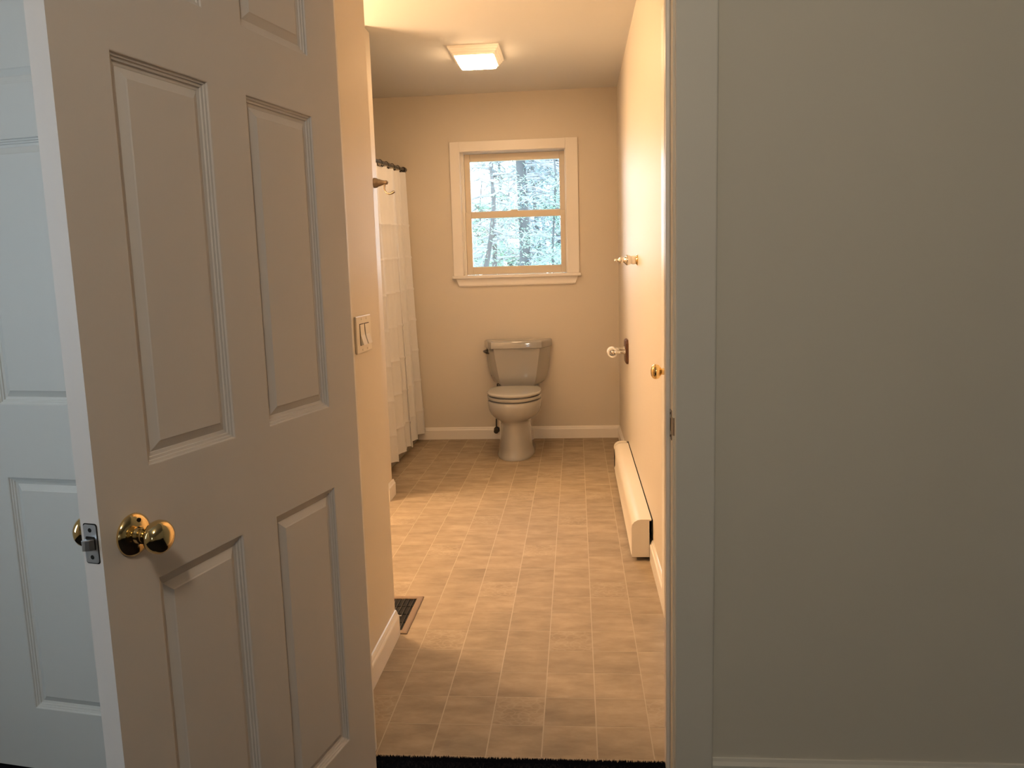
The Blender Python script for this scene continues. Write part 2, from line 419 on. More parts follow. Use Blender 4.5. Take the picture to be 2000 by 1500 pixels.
baseboard('baseboard_near_room', [(XJR+0.0035+CW, YF0), (HX1, YF0)], -1, 'low off white baseboard below the grey wall', HP, 'hall_trim')

# ------------------------------------------------------------------ panelled doors
PX = [0.0, 0.118, 0.342, 0.446, 0.662, 0.766]
PZ = [0.020, 0.192, 0.807, 0.989, 1.612, 1.731, 1.955, 2.045]
RING = [(0,0),(0.0016,-0.0006),(0.0024,-0.0034),(0.0062,-0.0042),(0.0072,-0.0064),(0.0112,-0.0072),(0.0122,-0.0098),(0.0172,-0.0106),(0.0185,-0.0112),(0.0325,-0.0050),(0.0345,-0.0036)]
def door_leaf(root, y0, y1, mat='door', both=True, PX=PX):
    b = MB()
    for y in (y0, y1):
        base = len(b.v)
        for z in PZ:
            for x in PX: b.v.append((x, y, z))
        n = len(PX)
        for i in range(n-1):
            for j in range(len(PZ)-1):
                if i in (1, 3) and j in (1, 3, 5) and (both or y == y1): continue
                b.f.append((base+j*n+i, base+j*n+i+1, base+(j+1)*n+i+1, base+(j+1)*n+i))
    N = len(PX)*len(PZ); n = len(PX); m = len(PZ)
    for i in range(n-1):
        b.f.append((i, i+1, N+i+1, N+i)); b.f.append(((m-1)*n+i, (m-1)*n+i+1, N+(m-1)*n+i+1, N+(m-1)*n+i))
    for j in range(m-1):
        b.f.append((j*n, (j+1)*n, N+(j+1)*n, N+j*n)); b.f.append((j*n+n-1, (j+1)*n+n-1, N+(j+1)*n+n-1, N+j*n+n-1))
    b.build('door_leaf', mat, root)
    for y, sgn in ((y1, 1), (y0, -1)):
        if sgn < 0 and not both: continue
        for i in (1, 3):
            for j in (1, 3, 5):
                x0, x1, z0, z1 = PX[i], PX[i+1], PZ[j], PZ[j+1]
                rings = [[(x0+d, y+sgn*h, z0+d), (x1-d, y+sgn*h, z0+d), (x1-d, y+sgn*h, z1-d), (x0+d, y+sgn*h, z1-d)] for d, h in RING]
                MB().loft(rings, cap0=False).build('panel', mat, root)
KNOB = [(0.0,0.0),(0.0,0.0335),(0.002,0.0345),(0.005,0.0335),(0.009,0.028),(0.0115,0.021),(0.013,0.0145),(0.018,0.0130),(0.021,0.0135),(0.022,0.0118),(0.030,0.0112),(0.033,0.0130),(0.036,0.0185),(0.041,0.0240),(0.048,0.0268),(0.056,0.0262),(0.062,0.0225),(0.066,0.0160),(0.068,0.0080),(0.0684,0.0)]
def knob_set(root, x, y, z, sgn, hole=True, scale=1.0):
    k = empty('door_knob', (x, y, z)); k.parent = root; k['label'] = 'polished brass knob'
    P = [(a*scale, r*scale) for a, r in KNOB]
    MB().lathe(P[:8], (0,0,0), (0,sgn,0), 40).build('rosette', 'brass', k, smooth=50)
    MB().lathe(P[7:], (0,0,0), (0,sgn,0), 40).build('knob', 'brass', k, smooth=50)
    if hole:
        MB().lathe([(0.0070,0.0),(0.0070,0.0034),(0.0118,0.0032),(0.0120,0.0)], (-0.004*sgn, 0, 0.0225), (0,sgn,0), 12).build('pin_hole', 'black', k)
    return k
OPEN = math.radians(-103.0)
d1 = empty('door_1', (-0.566, 1.8015, 0), OPEN)
struct(d1, 'large white six panel door standing open with a brass knob', 'door')
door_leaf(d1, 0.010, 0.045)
knob_set(d1, 0.706, 0.045, 0.893, 1, scale=0.97)
knob_set(d1, 0.706, 0.010, 0.893, -1, hole=False, scale=0.97)
lp = empty('latch', (0.766, 0.0275, 0.898)); lp.parent = d1; lp['label'] = 'grey steel latch plate with bolt'
def rrect(cy, cz, hy, hz, r, x, seg=5):
    pts = []
    for qy, qz, a0 in ((1,1,0),(-1,1,90),(-1,-1,180),(1,-1,270)):
        for k in range(seg+1):
            a = math.radians(a0 + 90*k/seg)
            pts.append((x, cy+qy*(hy-r)+r*math.cos(a), cz+qz*(hz-r)+r*math.sin(a)))
    return pts
MB().loft([rrect(0,0,0.0128,0.0305,0.004,-0.001), rrect(0,0,0.0128,0.0305,0.004,0.0004)]).build('mortise_edge', 'black', lp)
MB().loft([rrect(0,0,0.0116,0.0290,0.004,0.0002), rrect(0,0,0.0116,0.0290,0.004,0.0014)]).build('plate', 'zinc', lp)
MB().loft([rrect(0,0.001,0.0085,0.0100,0.002,0.0010), rrect(0,0.001,0.0085,0.0100,0.002,0.0018)]).build('bolt_hole', 'black', lp)
MB().loft([[(0.001,-0.0070,z),(0.001,0.0070,z),(0.0030,0.0072,z),(0.0085,0.0040,z),(0.0115,-0.0010,z),(0.0122,-0.0060,z),(0.0115,-0.0070,z)] for z in (-0.0085, 0.0075)]).build('latch_bolt', 'zinc', lp, bevel=0.0008)
for z in (-0.0205, 0.0205): MB().lathe([(0.001,0.0),(0.001,0.0036),(0.0017,0.0032),(0.0019,0.0)], (0,0,z), (1,0,0), 12).build('screw', 'black', lp)
for z in (0.25, 1.05, 1.85):
    h = MB().lathe([(-0.045,0.0),(-0.045,0.0055),(0.045,0.0055),(0.045,0.0)], (0.0,0.0,z), (0,0,1), 12)
    h.box(0.0, 0.030, 0.0085, 0.0100, z-0.044, z+0.044)
    h.build('hinge', 'brass', d1)
# closet door standing ajar behind it
d2 = empty('door_2', (-1.579, 1.808, 0), math.radians(-9.0))
struct(d2, 'white panelled closet door in bluish daylight at the left edge', 'door')
door_leaf(d2, 0.004, 0.039, mat='closet_door', PX=[0.0, 0.168, 0.425, 0.520, 0.705, 0.816])
# closed door in the right wall of the bathroom, hinged at its near end
d3 = empty('door_3', (XW-0.002, DRY0, 0), math.radians(90.0))
struct(d3, 'cream closed door in the right bathroom wall with a brass knob', 'door')
door_leaf(d3, -0.036, -0.001, mat='trim', both=False)
knob_set(d3, 0.690, 0.0, 0.925, 1, hole=False, scale=0.98)

# ------------------------------------------------------------------ bathroom window
wn = empty('window_1', (0, YB, 0)); struct(wn, 'almond double hung window in cream casing looking onto trees', 'window')
def part(name, mat, parent, *boxes, bevel=0.0, label=None):
    b = MB()
    for q in boxes: b.box(*q)
    o = b.build(name, mat, parent, bevel=bevel)
    if label: o['label'] = label
    return o
part('casing', 'trim', wn, (-0.919, wx0+0.004, -0.016, 0, 1.262, 2.245), bevel=0.003)
part('casing', 'trim', wn, (wx1-0.004, 0.030, -0.016, 0, 1.262, 2.245), bevel=0.003)
part('casing', 'trim', wn, (wx0+0.004, wx1-0.004, -0.016, 0, 2.171, 2.245), bevel=0.003)
b = MB(); b.sweep([(0,1.181),(0.010,1.181),(0.014,1.190),(0.014,1.240),(0,1.240)], [(-0.902,0),(0.018,0)], -1)
for i, v in enumerate(b.v):                      # returns cut back at an angle
    x, y, z = v; t = (1.240 - z)/0.059
    b.v[i] = (x + (0.022*t if x < -0.4 else -0.022*t), y, z)
b.build('apron', 'trim', wn)
part('stool', 'trim', wn, (-0.930, 0.042, -0.036, 0.0, 1.240, 1.262), (wx0, wx1, 0.0, 0.035, 1.240, 1.262), bevel=0.004)
part('jamb_liner', 'trim', wn, (wx0, wx0+0.006, 0.0, 0.14, 1.262, wz1)); part('jamb_liner', 'trim', wn, (wx1-0.006, wx1, 0.0, 0.14, 1.262, wz1))
part('head_liner', 'trim', wn, (wx0+0.006, wx1-0.006, 0.0, 0.14, wz1-0.006, wz1)); part('outer_sill', 'trim', wn, (wx0+0.006, wx1-0.006, 0.035, 0.16, 1.240, 1.266))
part('parting_stop', 'trim', wn, (wx0+0.006, wx0+0.014, 0.030, 0.054, 1.266, wz1-0.006), (wx1-0.014, wx1-0.006, 0.030, 0.054, 1.266, wz1-0.006), bevel=0.002)
part('jamb_track', 'trim', wn, (wx0+0.006, -0.824, 0.046, 0.130, 1.266, wz1-0.006)); part('jamb_track', 'trim', wn, (-0.070, wx1-0.006, 0.046, 0.130, 1.266, wz1-0.006))
def sash(name, x0, x1, z0, z1, gx0, gx1, gz0, gz1, y0, y1, label):
    s = part(name, 'window_frame', wn, (x0, gx0, y0, y1, z0, z1), (gx1, x1, y0, y1, z0, z1), (gx0, gx1, y0, y1, z0, gz0), (gx0, gx1, y0, y1, gz1, z1), bevel=0.003, label=label)
    MB().box(gx0-0.002, gx1+0.002, (y0+y1)/2-0.002, (y0+y1)/2+0.002, gz0-0.002, gz1+0.002).build('pane', 'pane', s)
    return s
low = sash('lower_sash', -0.8235, -0.0705, 1.267, 1.736, -0.779, -0.107, 1.3265, 1.690, 0.058, 0.090, 'almond lower sash')
sash('upper_sash', -0.8235, -0.0705, 1.694, 2.167, -0.782, -0.109, 1.743, 2.112, 0.094, 0.126, 'almond upper sash')
b = MB(); b.lathe([(0,0),(0,0.016),(0.006,0.015),(0.008,0.0)], (-0.450, 0.074, 1.736), (0,0,1), 16); b.box(-0.480, -0.426, 0.062, 0.080, 1.737, 1.747)
b.build('sash_lock', 'window_frame', low)

# ------------------------------------------------------------------ toilet
TX = -0.443
to = empty('toilet', (TX, YB, 0)); tag(to, 'bone coloured two piece toilet with closed lid below the window', 'toilet')
def egg(z, yf, yb, hw, n=36, p=2.25):
    cy, hl = (yf+yb)/2 + 0.02, (yb-yf)/2
    out = []
    for k in range(n):
        a = 2*math.pi*k/n
        c, s_ = math.cos(a), math.sin(a)
        ee = p if s_ < 0 else 3.2
        rr = (abs(c)**ee + abs(s_)**ee) ** (-1.0/ee)
        y = cy + rr*s_*((yb-cy) if s_ > 0 else (cy-yf))
        out.append((rr*c*hw, y-YB, z))
    return out
SEC = [(0.0,5.205,5.80,0.134),(0.012,5.203,5.80,0.136),(0.026,5.212,5.80,0.128),(0.07,5.219,5.79,0.121),(0.17,5.228,5.78,0.116),(0.235,5.232,5.77,0.115),(0.258,5.226,5.765,0.119),(0.270,5.212,5.76,0.136),(0.285,5.194,5.755,0.157),(0.305,5.179,5.75,0.174),(0.332,5.168,5.75,0.186),(0.362,5.164,5.75,0.190),(0.397,5.165,5.75,0.190),(0.402,5.170,5.745,0.186)]
MB().loft([egg(*q) for q in SEC]).build('bowl', 'porcelain', to, smooth=60)
MB().loft([egg(*q, p=2.1) for q in [(0.400,5.20,5.64,0.155),(0.411,5.20,5.64,0.155),(0.4112,5.172,5.66,0.181),(0.413,5.166,5.665,0.187),(0.428,5.163,5.668,0.189),(0.4315,5.168,5.665,0.185),(0.432,5.20,5.64,0.155),(0.436,5.20,5.64,0.155)]]).build('seat', 'seat', to, smooth=35)
MB().loft([egg(*q, p=2.1) for q in [(0.437,5.20,5.64,0.155),(0.4415,5.20,5.64,0.155),(0.4418,5.172,5.66,0.181),(0.4435,5.164,5.666,0.188),(0.453,5.162,5.668,0.189),(0.459,5.170,5.662,0.183),(0.462,5.20,5.64,0.160),(0.4635,5.27,5.60,0.11)]]).build('lid', 'seat', to, smooth=35)
MB().box(-0.10, 0.10, -0.325, -0.285, 0.40, 0.446).build('hinge_block', 'seat', to, bevel=0.006)
b = MB()
for sx in (-0.075, 0.075): b.lathe([(0,0),(0,0.008),(0.012,0.007),(0.013,0)], (sx, -0.425, 0.402), (0,0,1), 12)
MB().box(-0.155, 0.155, -0.215, -0.035, 0.36, 0.44).build('tank_shelf', 'porcelain', to, bevel=0.012)
def tank_plan(z, fw, bw, dep, bow=0.008, back=0.022):
    pts = [(-bw, -back), (-bw, -back-0.03)]
    for k in range(9):
        t = k/8.0
        pts.append((-fw + 2*fw*t, -back-dep - bow*math.sin(math.pi*t)))
    pts += [(bw, -back-0.03), (bw, -back)]
    return [(x, y, z) for x, y in pts]
TK = [(0.432,0.105,0.150,0.160),(0.440,0.118,0.172,0.172),(0.460,0.128,0.195,0.180),(0.50,0.138,0.215,0.185),(0.56,0.148,0.230,0.188),(0.64,0.160,0.240,0.192),(0.722,0.172,0.246,0.196)]
MB().loft([tank_plan(*q) for q in TK]).build('tank', 'porcelain', to, smooth=28, bevel=0.0)
MB().loft([tank_plan(z, 0.187-e, 0.256-e, 0.212-e, 0.010, 0.016) for z, e in ((0.720,0.004),(0.724,0.0),(0.766,0.0),(0.772,0.003),(0.776,0.008),(0.778,0.02))]).build('tank_lid', 'porcelain', to, smooth=28)
fl = MB()
fl.lathe([(0,0.0),(0,0.017),(0.006,0.017),(0.010,0.011),(0.020,0.010),(0.020,0)], (-0.226, -0.110, 0.698), (-0.92,-0.39,0), 16)
fl.tube([(-0.246,-0.118,0.698),(-0.248,-0.140,0.697),(-0.232,-0.180,0.694),(-0.218,-0.205,0.691),(-0.208,-0.218,0.690)], [0.009,0.010,0.009,0.010,0.007], 8)
fl.build('flush_lever', 'bronze', to, smooth=50)
b = MB(); b.tube([(-0.165,-0.065,0.440),(-0.170,-0.062,0.33),(-0.182,-0.058,0.20),(-0.184,-0.060,0.09)], 0.005, 8)
b.build('supply_hose', 'rubber', to, smooth=True)
b = MB(); b.lathe([(0,0),(0,0.024),(0.003,0.024),(0.006,0.010),(0.030,0.009),(0.045,0.012),(0.060,0.012),(0.060,0)], (-0.184, -0.016, 0.075), (0,-1,0), 14)
b.lathe([(0,0),(0,0.019),(0.010,0.019),(0.010,0)], (-0.184, -0.078, 0.075), (0,-1,0), 10)
b.build('shutoff_valve', 'bronze', to, smooth=40)
for sx in (-1, 1): MB().lathe([(0,0.013),(0.008,0.012),(0.014,0.006),(0.015,0)], (sx*0.108, -0.33, 0.0), (0,0,1), 12).build('bolt_cap', 'porcelain', to, smooth=40)

# ------------------------------------------------------------------ baseboard heater
ht = empty('baseboard_heater', (XW-0.006, 3.350, 0)); tag(ht, 'long cream baseboard heater low on the right wall', 'heater')
HL = 1.618
prof = [(0.0,0.186),(-0.044,0.186),(-0.060,0.183),(-0.074,0.175),(-0.083,0.163),(-0.086,0.150),(-0.083,0.100),(-0.084,0.040),(-0.089,0.024),(-0.086,0.020),(-0.080,0.040),(-0.078,0.150),(-0.072,0.166),(-0.058,0.176),(-0.044,0.180),(0.0,0.180)]
MB().loft([[(x, y, z) for x, z in prof] for y in (0.003, HL-0.06)]).build('cover', 'heater', ht, smooth=30)
prof2 = [(-0.010,0.1875),(-0.045,0.1875),(-0.061,0.1845),(-0.0755,0.176),(-0.0845,0.164),(-0.0875,0.150)]
MB().loft([[(x, y, z) for x, z in prof2 + [(-0.0875,0.016),(-0.010,0.016)]] for y in (0.0, 0.0035)]).build('end_cap', 'heater', ht)
MB().loft([[(x, y, z) for x, z in prof2 + [(-0.0875,0.145),(-0.010,0.145)]] for y in (HL-0.055, HL)]).build('end_cap', 'heater', ht, smooth=30)
MB().box(-0.0865, 0.0, HL-0.058, HL-0.010, 0.0, 0.145).build('open_end_shade', 'black', ht)['label'] = 'black block painted as the shaded open end of the heater'  # solid black block, shade inside the heater end put into its colour
MB().box(-0.070, -0.016, 0.02, HL-0.06, 0.030, 0.105).build('fin_core', 'steel_dark', ht)
MB().box(-0.001, 0.0055, 0.0, HL-0.004, 0.096, 0.1845).build('gap_shade_strip', 'black', ht)['label'] = 'black strip painted as the shaded gap against the wall'  # black strip; the shade of the gap behind the heater is its colour
for y in (0.05, 0.80, 1.50): MB().box(-0.055, -0.02, y, y+0.03, 0.0, 0.03).build('foot_bracket', 'steel_dark', ht)

# ------------------------------------------------------------------ right wall fittings
tp = empty('toilet_paper_holder', (XW, 4.965, 0.765)); tag(tp, 'chrome toilet paper holder with white roll on dark wooden plate', 'paper holder')
b = MB()
def octo(x, hy, hz, c): return [(x, hy-c, hz), (x, hy, hz-c), (x, hy, -hz+c), (x, hy-c, -hz), (x, -hy+c, -hz), (x, -hy, -hz+c), (x, -hy, hz-c), (x, -hy+c, hz)]
b.loft([octo(0.0, 0.085, 0.075, 0.020), octo(-0.012, 0.085, 0.075, 0.020), octo(-0.019, 0.076, 0.066, 0.018)])
b.build('back_plate', 'wood', tp)
POST = [(0.019,0.0),(0.019,0.021),(0.023,0.020),(0.028,0.013),(0.038,0.0105),(0.060,0.0095),(0.078,0.0105),(0.084,0.012),(0.088,0.010),(0.088,0.0)]
for y in (-0.062, 0.062):
    pst = MB().lathe(POST, (0, y, 0.008 if y > 0 else 0.0), (-1,0,0), 20).build('post', 'chrome', tp, smooth=40)
    yy = y - 0.006 if y < 0 else y + 0.006
    MB().lathe([(-0.013,0),(-0.011,0.007),(-0.006,0.0112),(0.0,0.0125),(0.006,0.0112),(0.011,0.007),(0.013,0)], (-0.098, yy, 0.0), (0,1,0), 20).build('finial', 'chrome', pst, smooth=50)
MB().lathe([(-0.058,0),(-0.058,0.009),(0.058,0.009),(0.058,0)], (-0.098,0,0), (0,1,0), 14).build('roller', 'chrome', tp, smooth=40)
R0, R1 = 0.021, 0.031
b = MB(); rings = []
for y, r in ((-0.050,R0),(-0.050,R1),(0.050,R1),(0.050,R0),(-0.050,R0)):
    rings.append([(-0.098+r*math.cos(2*math.pi*k/32), y, -0.004+r*math.sin(2*math.pi*k/32)) for k in range(32)])
b.loft(rings, cap0=False, cap1=False).build('paper_roll', 'paper', tp, smooth=40)

rk = empty('towel_post', (XW, 4.12, 1.322)); tag(rk, 'chrome and white ceramic towel post on the right wall', 'towel post')
MB().lathe([(0,0),(0,0.029),(0.003,0.029),(0.006,0.024),(0.010,0.022),(0.010,0)], (0,0,0), (-1,0,0), 28).build('wall_flange', 'brass', rk, smooth=40)
MB().lathe([(0.010,0.018),(0.016,0.023),(0.026,0.0225),(0.036,0.019)], (0,0,0), (-1,0,0), 28).build('ceramic_collar', 'ceramic', rk, smooth=50)
MB().lathe([(0.036,0.0),(0.036,0.021),(0.040,0.024),(0.044,0.0245),(0.050,0.027),(0.057,0.0265),(0.064,0.021),(0.070,0.014),(0.074,0.0125),(0.078,0.016),(0.085,0.0175),(0.092,0.015),(0.098,0.009),(0.103,0.0065),(0.109,0.0085),(0.115,0.0075),(0.119,0.003),(0.120,0)], (0,0,0), (-1,0,0), 28).build('finial', 'chrome', rk, smooth=50)

# ------------------------------------------------------------------ left side fittings
hk = empty('robe_hook', (XP, 4.330, 1.782)); tag(hk, 'dull nickel robe hook on the partition end', 'hook')
MB().lathe([(0,0),(0,0.027),(0.006,0.0275),(0.016,0.026),(0.024,0.021),(0.030,0.0185),(0.034,0.0190),(0.038,0.0165),(0.052,0.0125),(0.064,0.0105),(0.070,0.0115),(0.075,0.010),(0.079,0.005),(0.080,0)], (0,0,0), (1,0,0), 24).build('post', 'nickel', hk, smooth=45)
MB().tube([(0.060,0,-0.006),(0.059,-0.001,-0.018),(0.058,-0.003,-0.032),(0.062,-0.006,-0.046),(0.072,-0.010,-0.058),(0.086,-0.013,-0.063),(0.100,-0.015,-0.060),(0.110,-0.016,-0.054),(0.118,-0.017,-0.052)], [0.0075,0.0055,0.0045,0.0042,0.0045,0.0052,0.0062,0.0068,0.0050], 12).build('hook_arm', 'nickel', hk, smooth=True)

sw = empty('light_switch', (XS, 2.400, 1.099)); tag(sw, 'ivory double rocker light switch plate', 'light switch')
MB().box(0, 0.0075, -0.100, 0.070, -0.057, 0.057).build('cover_plate', 'plastic', sw, bevel=0.003)
for yc in (-0.042, 0.014):
    MB().box(0.0070, 0.0082, yc-0.025, yc+0.025, -0.033, 0.033).build('rocker_well', 'black', sw)
    MB().loft([[(0.007, yc-0.0225, z), (xx, yc-0.0225, z), (xx, yc+0.0225, z), (0.007, yc+0.0225, z)] for z, xx in ((-0.031, 0.0185), (-0.002, 0.0105), (0.031, 0.0088))]).build('rocker', 'plastic', sw)
for y in (-0.042, 0.014):
    for z in (-0.047, 0.047): MB().lathe([(0.007,0),(0.007,0.0035),(0.0085,0.003),(0.0088,0)], (0,y,z), (1,0,0), 10).build('screw', 'plastic', sw)

vr = empty('floor_register', (-0.695, 2.780, 0)); tag(vr, 'brown metal floor vent at the corner of the switch wall', 'floor vent')
hx, hy = 0.070, 0.162
b = MB()
rg = [(0.0,0.0),(0.0,0.0035),(0.004,0.006),(0.020,0.0065),(0.024,0.004),(0.024,0.0)]
b.loft([[(-hx+o, -hy+o, z), (hx-o, -hy+o, z), (hx-o, hy-o, z), (-hx+o, hy-o, z)] for o, z in rg], cap0=False, cap1=False).build('frame', 'vent', vr)
MB().box(-hx+0.02, hx-0.02, -hy+0.02, hy-0.02, 0.0002, 0.0010).build('duct_opening', 'black', vr)
for k in range(5):
    x = -0.036 + k*0.018
    MB().box(x-0.0012, x+0.0012, -hy+0.022, hy-0.022, 0.001, 0.0045).build('louver', 'bronze', vr)
for k in range(3):
    y = -0.07 + k*0.07
    MB().box(-hx+0.022, hx-0.022, y-0.001, y+0.001, 0.001, 0.0030).build('cross_bar', 'black', vr)
MB().box(0.010, 0.022, -0.031, -0.026, 0.004, 0.010).build('damper_lever', 'zinc', vr)

# ------------------------------------------------------------------ bathtub, rod, curtain
tb = empty('bathtub', (-1.245, YP1, 0)); tag(tb, 'bone coloured bathtub apron below the shower curtain hem', 'bathtub')
L_ = YB - YP1 - 0.004
b = MB(); b.box(-0.03, 0.0, 0.002, L_, 0.0, 0.40); b.box(-0.10, 0.012, 0.002, L_, 0.40, 0.43)
b.box(-0.88, -0.80, 0.002, L_, 0.40, 0.43); b.box(-0.80, -0.10, 0.002, 0.08, 0.40, 0.43); b.box(-0.80, -0.10, L_-0.08, L_, 0.40, 0.43)
b.build('apron', 'tub', tb, bevel=0.008)
b = MB(); rings = []
for z, e in ((0.42,0.0),(0.30,0.03),(0.12,0.06),(0.08,0.10)):
    rings.append([(-0.80+e, 0.08+e, z), (-0.10-e, 0.08+e, z), (-0.10-e, L_-0.08-e, z), (-0.80+e, L_-0.08-e, z)])
b.loft(rings, cap0=False).build('basin', 'tub', tb)

RX, RZ = -1.262, 2.060
DROOP = 0.085                          # the rod sags towards its near end
rod = empty('shower_rod', (RX, YP1, RZ-DROOP)); rod.rotation_euler = (math.atan2(DROOP, YB-YP1), 0, 0); tag(rod, 'dark bronze shower curtain rod', 'curtain rod')
MB().lathe([(0,0),(0,0.0105),(L_,0.0105),(L_,0)], (0,0.002,0), (0,1,0), 18).build('rod_tube', 'bronze', rod, smooth=40)
for y0 in (0.002, L_-0.058): MB().lathe([(0,0),(0,0.018),(0.008,0.019),(0.052,0.018),(0.060,0.018),(0.060,0)], (0,y0,0), (0,1,0), 18).build('end_cup', 'bronze', rod, smooth=40)

cu = empty('shower_curtain', (-1.245, YP1+0.02, 0.06)); tag(cu, 'white pleated shower curtain hanging beside the far wall', 'shower curtain')
NU, ZT, ZB = 320, 1.968, 0.030
tucks = [0.21, 0.44, 0.67, 0.90, 1.13, 1.36, 1.59]
zs = [ZB + (ZT-ZB)*k/26 for k in range(27)]
for t in tucks: zs += [t-0.010, t-0.004, t+0.004, t+0.010]
zs = sorted(set(round(z, 4) for z in zs))
b = MB(); LEN = YB - 0.030 - (YP1+0.02)
def wave(u, k):                          # boxy drapery folds
    s_ = math.sin(u)
    return math.copysign(abs(s_)**0.7, s_) + 0.22*math.sin(2.3*u+1.1*k)
for z in zs:
    f = (ZT - z)/(ZT-ZB)
    tk = max(0.0, 1 - min(abs(z-t) for t in tucks)/0.010)*0.006
    for i in range(NU+1):
        q = i/NU
        u = 2*math.pi*(q*6.6 + 0.25*math.sin(q*9+0.6*f)) + 0.5*f*math.sin(q*5)
        amp = 0.026 - 0.003*f
        x = -0.006 + 0.053*f**1.2 + amp*wave(u, f) + tk
        y = LEN*q + (0.012+0.012*f)*math.sin(2*u+0.8)
        b.v.append((x, min(y, LEN), z - 0.012*f*(1+math.sin(u*0.5)) - DROOP*(1-q)*(1-f)))
n = NU+1
for j in range(len(zs)-1):
    for i in range(NU): b.f.append((j*n+i, j*n+i+1, (j+1)*n+i+1, (j+1)*n+i))
co = b.build('cloth', 'curtain', cu, smooth=70)
for k in range(9):
    y = 0.05 + k*(LEN-0.11)/8; dz = -DROOP*(1-y/LEN)
    rg = MB()
    pts = []
    for a in range(17):
        t = 2*math.pi*a/16
        pts.append((RX+1.245+0.016*math.sin(t)+0.004, y, RZ-0.06-0.010+0.0225*math.cos(t)+dz))
    rg.tube(pts, 0.0022, 6)
    rg.lathe([(-0.006,0),(-0.004,0.005),(0.0,0.0065),(0.004,0.005),(0.006,0)], (RX+1.245+0.020, y, RZ-0.06-0.031+dz), (1,0,0), 10)
    rg.build('curtain_ring', 'bronze', cu, smooth=40)

# ------------------------------------------------------------------ lamps
cl = empty('ceiling_light', (-0.570, 4.898, CZ)); tag(cl, 'lit square ceiling light with ribbed surround in the bathroom', 'ceiling light')
steps = [(0.150,0.174,0.0),(0.150,0.174,-0.008),(0.145,0.169,-0.012),(0.141,0.165,-0.012),(0.141,0.165,-0.020),(0.136,0.160,-0.024),(0.132,0.156,-0.024),(0.132,0.156,-0.032),(0.127,0.151,-0.036),(0.123,0.147,-0.036),(0.123,0.147,-0.044),(0.118,0.142,-0.048),(0.113,0.138,-0.048),(0.111,0.136,-0.040)]
MB().loft([[(-a,-c,z),(a,-c,z),(a,c,z),(-a,c,z)] for a, c, z in steps], cap0=False, cap1=False).build('ribbed_surround', 'lamp_surround', cl)
def rr2(a, c, r, z, seg=5):
    pts = []
    for qx, qy, a0 in ((1,1,0),(-1,1,90),(-1,-1,180),(1,-1,270)):
        for k in range(seg+1):
            t = math.radians(a0+90*k/seg); pts.append((qx*(a-r)+r*math.cos(t), qy*(c-r)+r*math.sin(t), z))
    return pts
MB().loft([rr2(0.1105,0.1355,0.014,-0.042), rr2(0.110,0.135,0.014,-0.058), rr2(0.104,0.129,0.014,-0.065), rr2(0.09,0.115,0.014,-0.067)]).build('diffuser', 'lamp_glass', cl, smooth=40)

vl = empty('vanity_light', (XL, 3.62, 2.08)); tag(vl, 'lit row of globe bulbs on the left wall of the bathroom recess', 'vanity light')
MB().box(0, 0.030, -0.34, 0.34, -0.055, 0.055).build('bar', 'chrome', vl, bevel=0.005)
for k in range(4):
    y = -0.24 + 0.16*k
    MB().lathe([(0.030,0.0),(0.030,0.024),(0.045,0.020),(0.045,0)], (0,y,0), (1,0,0), 14).build('socket', 'chrome', vl, smooth=40)
    MB().lathe([(0.045+0.045*(1-math.cos(math.pi*a/12)), 0.045*math.sin(math.pi*a/12)) for a in range(13)], (0,y,0), (1,0,0), 18).build('bulb', 'vanity_bulb', vl, smooth=True)

nl = empty('globe_ceiling_lamp', (-0.08, -0.42, CZ)); tag(nl, 'round glass globe lamp on the near room ceiling', 'ceiling light')
MB().lathe([(0,0.0),(0,0.075),(0.02,0.075),(0.038,0.055),(0.045,0.045),(0.045,0)], (0,0,0), (0,0,-1), 32).build('base', 'brass', nl, smooth=40)
MB().lathe([(0.030+0.115*(1-math.cos(math.pi*a/16)), 0.115*math.sin(math.pi*a/16)) for a in range(17)], (0,0,0), (0,0,-1), 32).build('glass_globe', 'near_lamp', nl, smooth=True)

